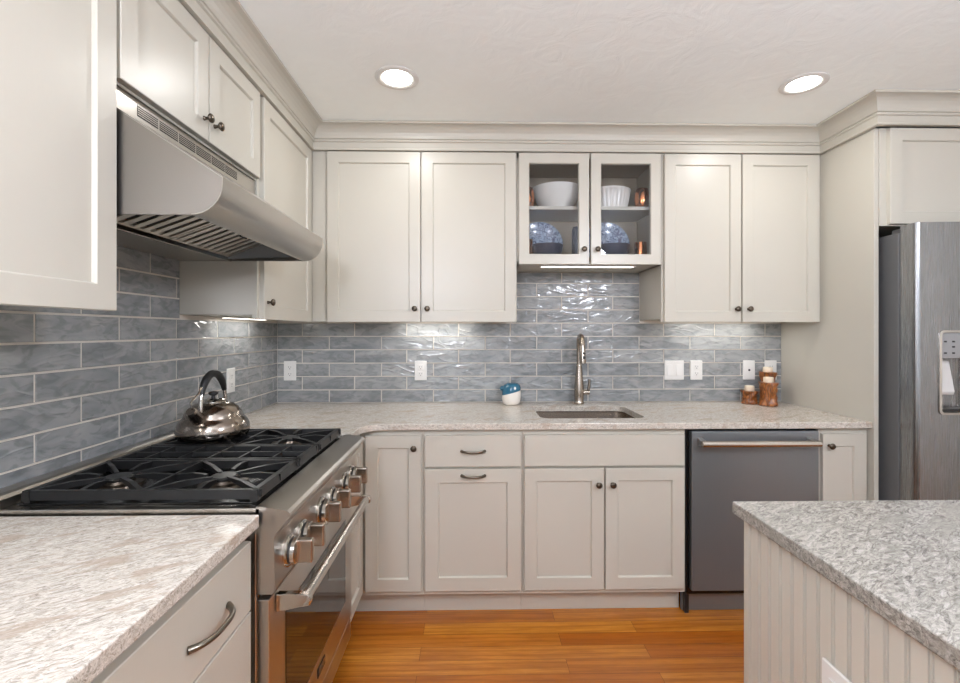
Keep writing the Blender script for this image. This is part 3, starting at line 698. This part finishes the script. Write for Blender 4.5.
# ------------------------------------------------------------------ outlets and switches
def wall_plate(name, label, cat, loc, rz, w, fn):
    t = thing(name, label, cat, loc, rz)
    obj('cover_plate', box(new(), -w / 2, w / 2, -.006, 0, -.058, .058, .003), M['white'], t)
    fn(t); return t
def recept(t):
    for dz in (.020, -.020):
        rc = obj('receptacle', box(new(), -.016, .016, -.0085, -.0062, dz - .0145, dz + .0145, .002), M['white'], t)
        b = new(); box(b, -.0075, -.0055, -.0088, -.0083, dz - .002, dz + .007); box(b, .0055, .0075, -.0088, -.0083, dz - .002, dz + .006)
        lathe(b, [(0, 0), (.0028, 0), (0, .0004)], 10, Matrix.Translation((0, -.0086, dz - .008)) @ Matrix.Rotation(PI / 2, 4, 'X'))
        obj('slots', b, M['slot'], rc)
def rocker2(t):
    for dx in (-.029, .029):
        s = obj('rocker_switch', prism(new(), [(-.0062, -.033), (-.0062, .033), (-.0085, .033), (-.0115, -.033)], 'x', dx - .0165, dx + .0165, .0008), M['white'], t)
def jack(t):
    obj('jack_socket', lathe(new(), [(0, .0005), (.006, .0005), (.006, .004), (.004, .004), (0, .002)], 16, Matrix.Translation((0, -.0058, 0)) @ Matrix.Rotation(PI / 2, 4, 'X')), M['slot'], t, True)
YW = -.0095; ZO = 1.105
o1 = wall_plate('wall_outlet', 'white double outlet on the back tiles near the wall corner', 'outlet', (.0875, YW, ZO), 0, .073, recept)
copy_thing(o1, 'white double outlet on the back tiles under the wide solid-door upper cabinet', (.861, YW, ZO))
copy_thing(o1, 'white double outlet on the back tiles beside the double light switch', (2.521, YW, ZO))
copy_thing(o1, 'white outlet partly hidden behind the tallest wooden candle holder', (2.975, YW, ZO))
copy_thing(o1, 'white outlet on the tiles behind the kettle, on the range wall', (-YW, -.542, ZO), PI / 2)
wall_plate('light_switch', 'white double rocker switch plate right of the faucet', 'switch', (2.386, YW, ZO), 0, .118, rocker2)['label'] = 'white double rocker light switch plate on the back tiles'
wall_plate('phone_jack', 'white jack plate with one dark socket above the short candle holder', 'jack plate', (2.842, YW, ZO), 0, .073, jack)

# ------------------------------------------------------------------ counter ornaments
def twisted(label, loc, r, h, tw, fat=.24):
    t = thing('candle_holder', label, 'candle holder', loc, 0, 'carved wooden candle holders')
    pr = [(r * (1 - fat * math.sin(PI * i / 14) ** 1.5), h * i / 14) for i in range(15)]
    fn = lambda a, rr, z: rr * (1 + .10 * math.cos(4 * (a - tw * z / h)) + .05 * math.cos(7 * (a + tw * z / h)))
    obj('carved_base', lathe(new(), [(r * .9, 0)] + [(p[0], max(p[1], .003)) for p in pr] + [(r * .8, h + .002), (0, h + .001)], 56, None, fn), M['carved'], t, True, 45)
    b = lathe(new(), [(0, h + .0015), (.025, h + .0015), (.026, h + .004), (.025, h + .030), (.019, h + .031), (.015, h + .028), (0, h + .0275)], 24); obj('candle', b, M['wax'], t, True, 50)
ZC = CT + .0006
twisted('short twisted wooden candle holder, lowest of the three', (2.800, -.088, ZC), .045, .074, 2.4)
twisted('medium-height twisted wooden candle holder standing in front of the tallest one', (2.862, -.165, ZC), .050, .132, 2.0)
twisted('tallest dark wooden candle holder, behind the medium one', (2.922, -.068, ZC), .042, .182, -2.2)

t = thing('sponge_holder', 'small rounded blue and cream ceramic sponge holder on the counter near the sink', 'sponge holder', (1.392, -.085, ZC), -.25)
def egg(a, r, z): return r * (1 + .08 * math.cos(a) - .05 * math.cos(2 * a))
pr = [(0, 0), (.044, 0), (.052, .008), (.057, .028), (.058, .050), (.056, .066)]
b = new(); lathe(b, pr + [(.0, .066)], 36, None, egg)
for v in b.verts:
    if v.co.z > .045: v.co.z += v.co.x * .28
obj('belly', b, M['cream'], t, True, 50)
b = new(); lathe(b, [(.0, .0665), (.0565, .0665), (.0575, .082), (.054, .102), (.044, .117), (.028, .123), (0, .124)], 36, None, egg)
for v in b.verts: v.co.z += v.co.x * .28 * max(0, 1 - (v.co.z - .0665) / .07)
bk = obj('blue_back', b, M['teal'], t, True, 50)
obj('eye', lathe(new(), [(0, 0), (.010, 0), (.009, .004), (0, .006)], 16, Matrix.Translation((.030, -.046, .098)) @ Matrix.Rotation(PI / 2 - .25, 4, 'X')), M['china'], bk, True)
b = new(); tube(b, [(-.036, -.010, .088), (-.050, -.016, .094), (-.058, -.018, .099)], [.014, .014, .007], 12, None); obj('tail_fin', b, M['teal'], bk, True, 60)

# ------------------------------------------------------------------ things inside the glass cabinet
ZS, ZB = 2.0168, GZ + .0185
o = obj('serving_bowl', lathe(new(), [(0, 0), (.070, 0), (.074, .006), (.105, .045), (.128, .090), (.138, .124), (.140, .130), (.136, .131), (.124, .092), (.100, .047), (.06, .012), (0, .010)], 48), M['china'], None, True, 50)
o.location = (1.647, -.156, ZS); tag(o, 'wide white serving bowl on the upper shelf of the glass cabinet', 'bowl')
rib = lambda a, r, z: r * (1 + .024 * math.cos(30 * a)) if .012 < z < .100 else r
o = obj('ribbed_bowl', lathe(new(), [(0, 0), (.096, 0), (.100, .004), (.102, .013), (.112, .060), (.118, .099), (.122, .102), (.124, .112), (.120, .113), (.112, .098), (.098, .014), (0, .010)], 136, None, rib), M['china'], None, True, 60)
o.location = (1.940, -.165, ZS); tag(o, 'white ribbed bowl with vertical flutes beside a copper mug', 'bowl')
def mug(label, loc, prof):
    t = thing('copper_mug', label, 'mug', loc, 0, 'copper mugs in the glass cabinet')
    obj('cup', lathe(new(), prof, 32), M['copper'], t, True, 50); return t
barrel = [(0, 0), (.026, 0), (.032, .006), (.039, .032), (.041, .056), (.038, .082), (.031, .108), (.029, .110), (.035, .082), (.037, .052), (.034, .026), (0, .01)]
taper = [(0, 0), (.038, 0), (.039, .003), (.034, .090), (.032, .124), (.030, .125), (.033, .060), (.035, .006), (0, .005)]
m1 = mug('barrel-shaped copper mug on the upper shelf beside the ribbed bowl', (2.108, -.235, ZS), barrel)
copy_thing(m1, 'barrel-shaped copper mug on the upper shelf beside the wide serving bowl', (1.470, -.235, ZS))
m2 = mug('small tapered copper mug on the lower shelf beside a blue plate, by the cabinet end', (2.112, -.20, ZB), taper)
m2['label'] = 'small tapered copper cup on the cabinet bottom, under the barrel mug by the ribbed bowl'
copy_thing(m2, 'small tapered copper cup on the cabinet bottom, under the serving bowl', (1.464, -.272, ZB))
PL = [(0, .004), (.085, .004), (.095, .010), (.134, .022), (.135, .0245), (.094, .014), (.084, .008), (0, .008)]
for x, lab in ((1.563, 'blue and white patterned plate standing under the wide serving bowl'), (1.955, 'blue and white patterned plate standing under the ribbed bowl')):
    o = obj('china_plate', lathe(new(), [(0, 0), (.08, 0)] + PL[1:], 48, None), M['plate'], None, True, 50)
    o.rotation_euler = (math.radians(78), 0, 0); o.location = (x, -.064, ZB + .1345); tag(o, lab, 'plate', 'patterned plates in the glass cabinet')
nv = [(0, 0), (.05, 0), (.054, .008), (.074, .05), (.087, .098), (.089, .104), (.086, .104), (.070, .05), (.05, .014), (0, .012)]
for x, lab in ((1.582, 'dark navy bowl in front of the patterned plate under the serving bowl'), (1.955, 'dark navy bowl in front of the patterned plate under the ribbed bowl')):
    o = obj('navy_bowl', lathe(new(), nv, 40), M['navy'], None, True, 50); o.location = (x, -.216, ZB); tag(o, lab, 'bowl', 'navy bowls in the glass cabinet')
o = obj('blue_vase', lathe(new(), [(0, 0), (.028, 0), (.031, .01), (.031, .19), (.028, .208), (.024, .212), (.026, .218), (.022, .218), (.020, .208), (0, .19)], 32), M['navy'], None, True, 50)
o.location = (1.765, -.16, ZB); tag(o, 'slim dark blue vase on the cabinet bottom between the two glass doors', 'vase')

# ------------------------------------------------------------------ island
IX, IY = 1.816, -1.622
t = thing('kitchen_island', 'white kitchen island with beadboard side below a quartz top', 'island', (1.835, -1.64, 0))
b = new(); box(b, .010, 1.10, -1.75, 0, .10, CB - .0005, .001, 1); box(b, .012, 1.09, -1.74, -.06, .0005, .0999); obj('body', b, M['paint'], t)
b = new(); s = .0365; y = -.022
poly = [(.0095, -.001), (0, -.001)]
while y > -1.70:
    for g in (0, -.0058):
        poly += [(0, y + g + .0021), (.0075, y + g + .0014), (.0075, y + g - .0014), (0, y + g - .0021)]
    y -= s
poly += [(0, -1.749), (.0095, -1.749)]
A = new(); prism(A, poly, 'z', .02, CB - .0005); obj('beadboard', A, M['paint'], t)
obj('drawer', door_bm(.02, .50, .69, .857, .0195, slab=True), M['paint'], t).matrix_local = Matrix.Translation((.52, .0003, 0)) @ Matrix.Rotation(PI, 4, 'Z') @ Matrix.Translation((0, -.0197, 0))
obj('door', door_bm(.02, .50, .13, .68, .0195), M['paint'], t).matrix_local = Matrix.Translation((.52, .0003, 0)) @ Matrix.Rotation(PI, 4, 'Z') @ Matrix.Translation((0, -.0197, 0))
o = obj('island_countertop', box(new(), IX, IX + 1.16, -3.45, IY, CB, CT, .003), M['quartz2']); tag(o, 'grey speckled quartz slab on top of the kitchen island', 'countertop')
copy_thing(o1, 'white outlet on the beadboard side of the island', (1.8348, -1.936, .662), -PI / 2)

# ------------------------------------------------------------------ lamps
def can(label, x, y, first=[None]):
    if first[0] is None:
        t = thing('recessed_light', label, 'ceiling light', (x, y, CEIL), 0, 'recessed ceiling lights')
        obj('trim_ring', lathe(new(), [(.068, -.0008), (.092, -.0008), (.092, -.003), (.084, -.006), (.071, -.005), (.068, -.002)], 40), M['white'], t, True, 40)
        obj('lens', lathe(new(), [(0, -.0012), (.067, -.0012), (.060, -.0035), (0, -.0045)], 40), M['lens'], t, True, 40)
        first[0] = t
    else: t = copy_thing(first[0], label, (x, y, CEIL))
    if not [c for c in t.children if c.type == 'LIGHT']:
        area('can_light', (0, 0, -.012), (0, 0, 0), .12, .12, P_CAN, WARM, t, 'DISK')
    return t
can('round recessed ceiling light nearest the range hood and left cabinets', .847, -.805)['label'] = 'round recessed ceiling light over the range end of the kitchen'
can('round recessed ceiling light near the refrigerator end of the ceiling', 2.604, -.795)
for x in (.847, 3.3):  # four extra cans out of view, added as fill light
    for y in (-3.0, -4.4): can('recessed ceiling light', x, y)['label'] = 'added recessed fill light over the %s, out in the room' % {(.847, -3.0): 'near counter', (3.3, -3.0): 'island', (.847, -4.4): 'open floor on the range side', (3.3, -4.4): 'open floor on the refrigerator side'}[(x, y)]
def globe(label, loc):  # unseen glowing globes added to brighten the kitchen
    t = thing('added_fill_globe', label, 'fill lamp', loc, 0, 'added opal globe fill lamps')
    obj('globe', lathe(new(), [(.15 * math.sin(PI * i / 16) if 0 < i < 16 else 0, -.15 * math.cos(PI * i / 16)) for i in range(17)], 32), M['opal'], t, True, 60)
    obj('cap', lathe(new(), [(0, .147), (.04, .147), (.04, .17), (.012, .185), (0, .185)], 24), M['satin'], t, True, 40)
    obj('cord', tube(new(), [(0, 0, .184), (0, 0, CEIL - loc[2] - .024)], .004, 8), M['rubber'], t, True)
    obj('canopy', lathe(new(), [(0, CEIL - loc[2] - .025), (.05, CEIL - loc[2] - .022), (.055, CEIL - loc[2] - .001), (0, CEIL - loc[2] - .001)], 24), M['satin'], t, True, 40)
globe('added opal globe fill lamp, out of view, hanging over the island', (2.45, -2.75, 2.09))
globe('added opal globe fill lamp, out of view, hanging over the open floor', (.72, -3.12, 1.85))
def strip(label, loc, rz, L, k=1.0, col=LED):
    t = thing('under_cabinet_light', label, 'light bar', loc, rz, 'under-cabinet light bars')
    obj('housing', box(new(), -L / 2, L / 2, -.02, .02, -.0065, -.0005, .002), M['white'], t)
    obj('led_lens', box(new(), -L / 2 + .012, L / 2 - .012, -.014, .014, -.0080, -.0067, .0005), M['led'], t)
    area('led_light', (0, 0, -.0095), (0, 0, 0), L - .03, .02, P_STRIP * L * k, col, t)
strip('slim light bar under the wide solid-door upper cabinet', (.96, -.09, UZ0 + .0175), 0, .45, 3.2)
strip('slim lit light bar under the glass cabinet', (1.79, -.285, GZ - .0005), 0, .52, .4, (1.0, .84, .66))
strip('slim light bar under the upper cabinet beside the end panel', (2.61, -.09, UZ0 + .0175), 0, .55, 2.6)
strip('slim light bar under the upper cabinet in the wall corner', (.075, -.52, UZ0 + .0175), PI / 2, .40, 2.6)
strip('slim light bar under the large upper cabinet over the near countertop', (.075, -1.98, UZ0 + .0175), PI / 2, .55, 1.6)
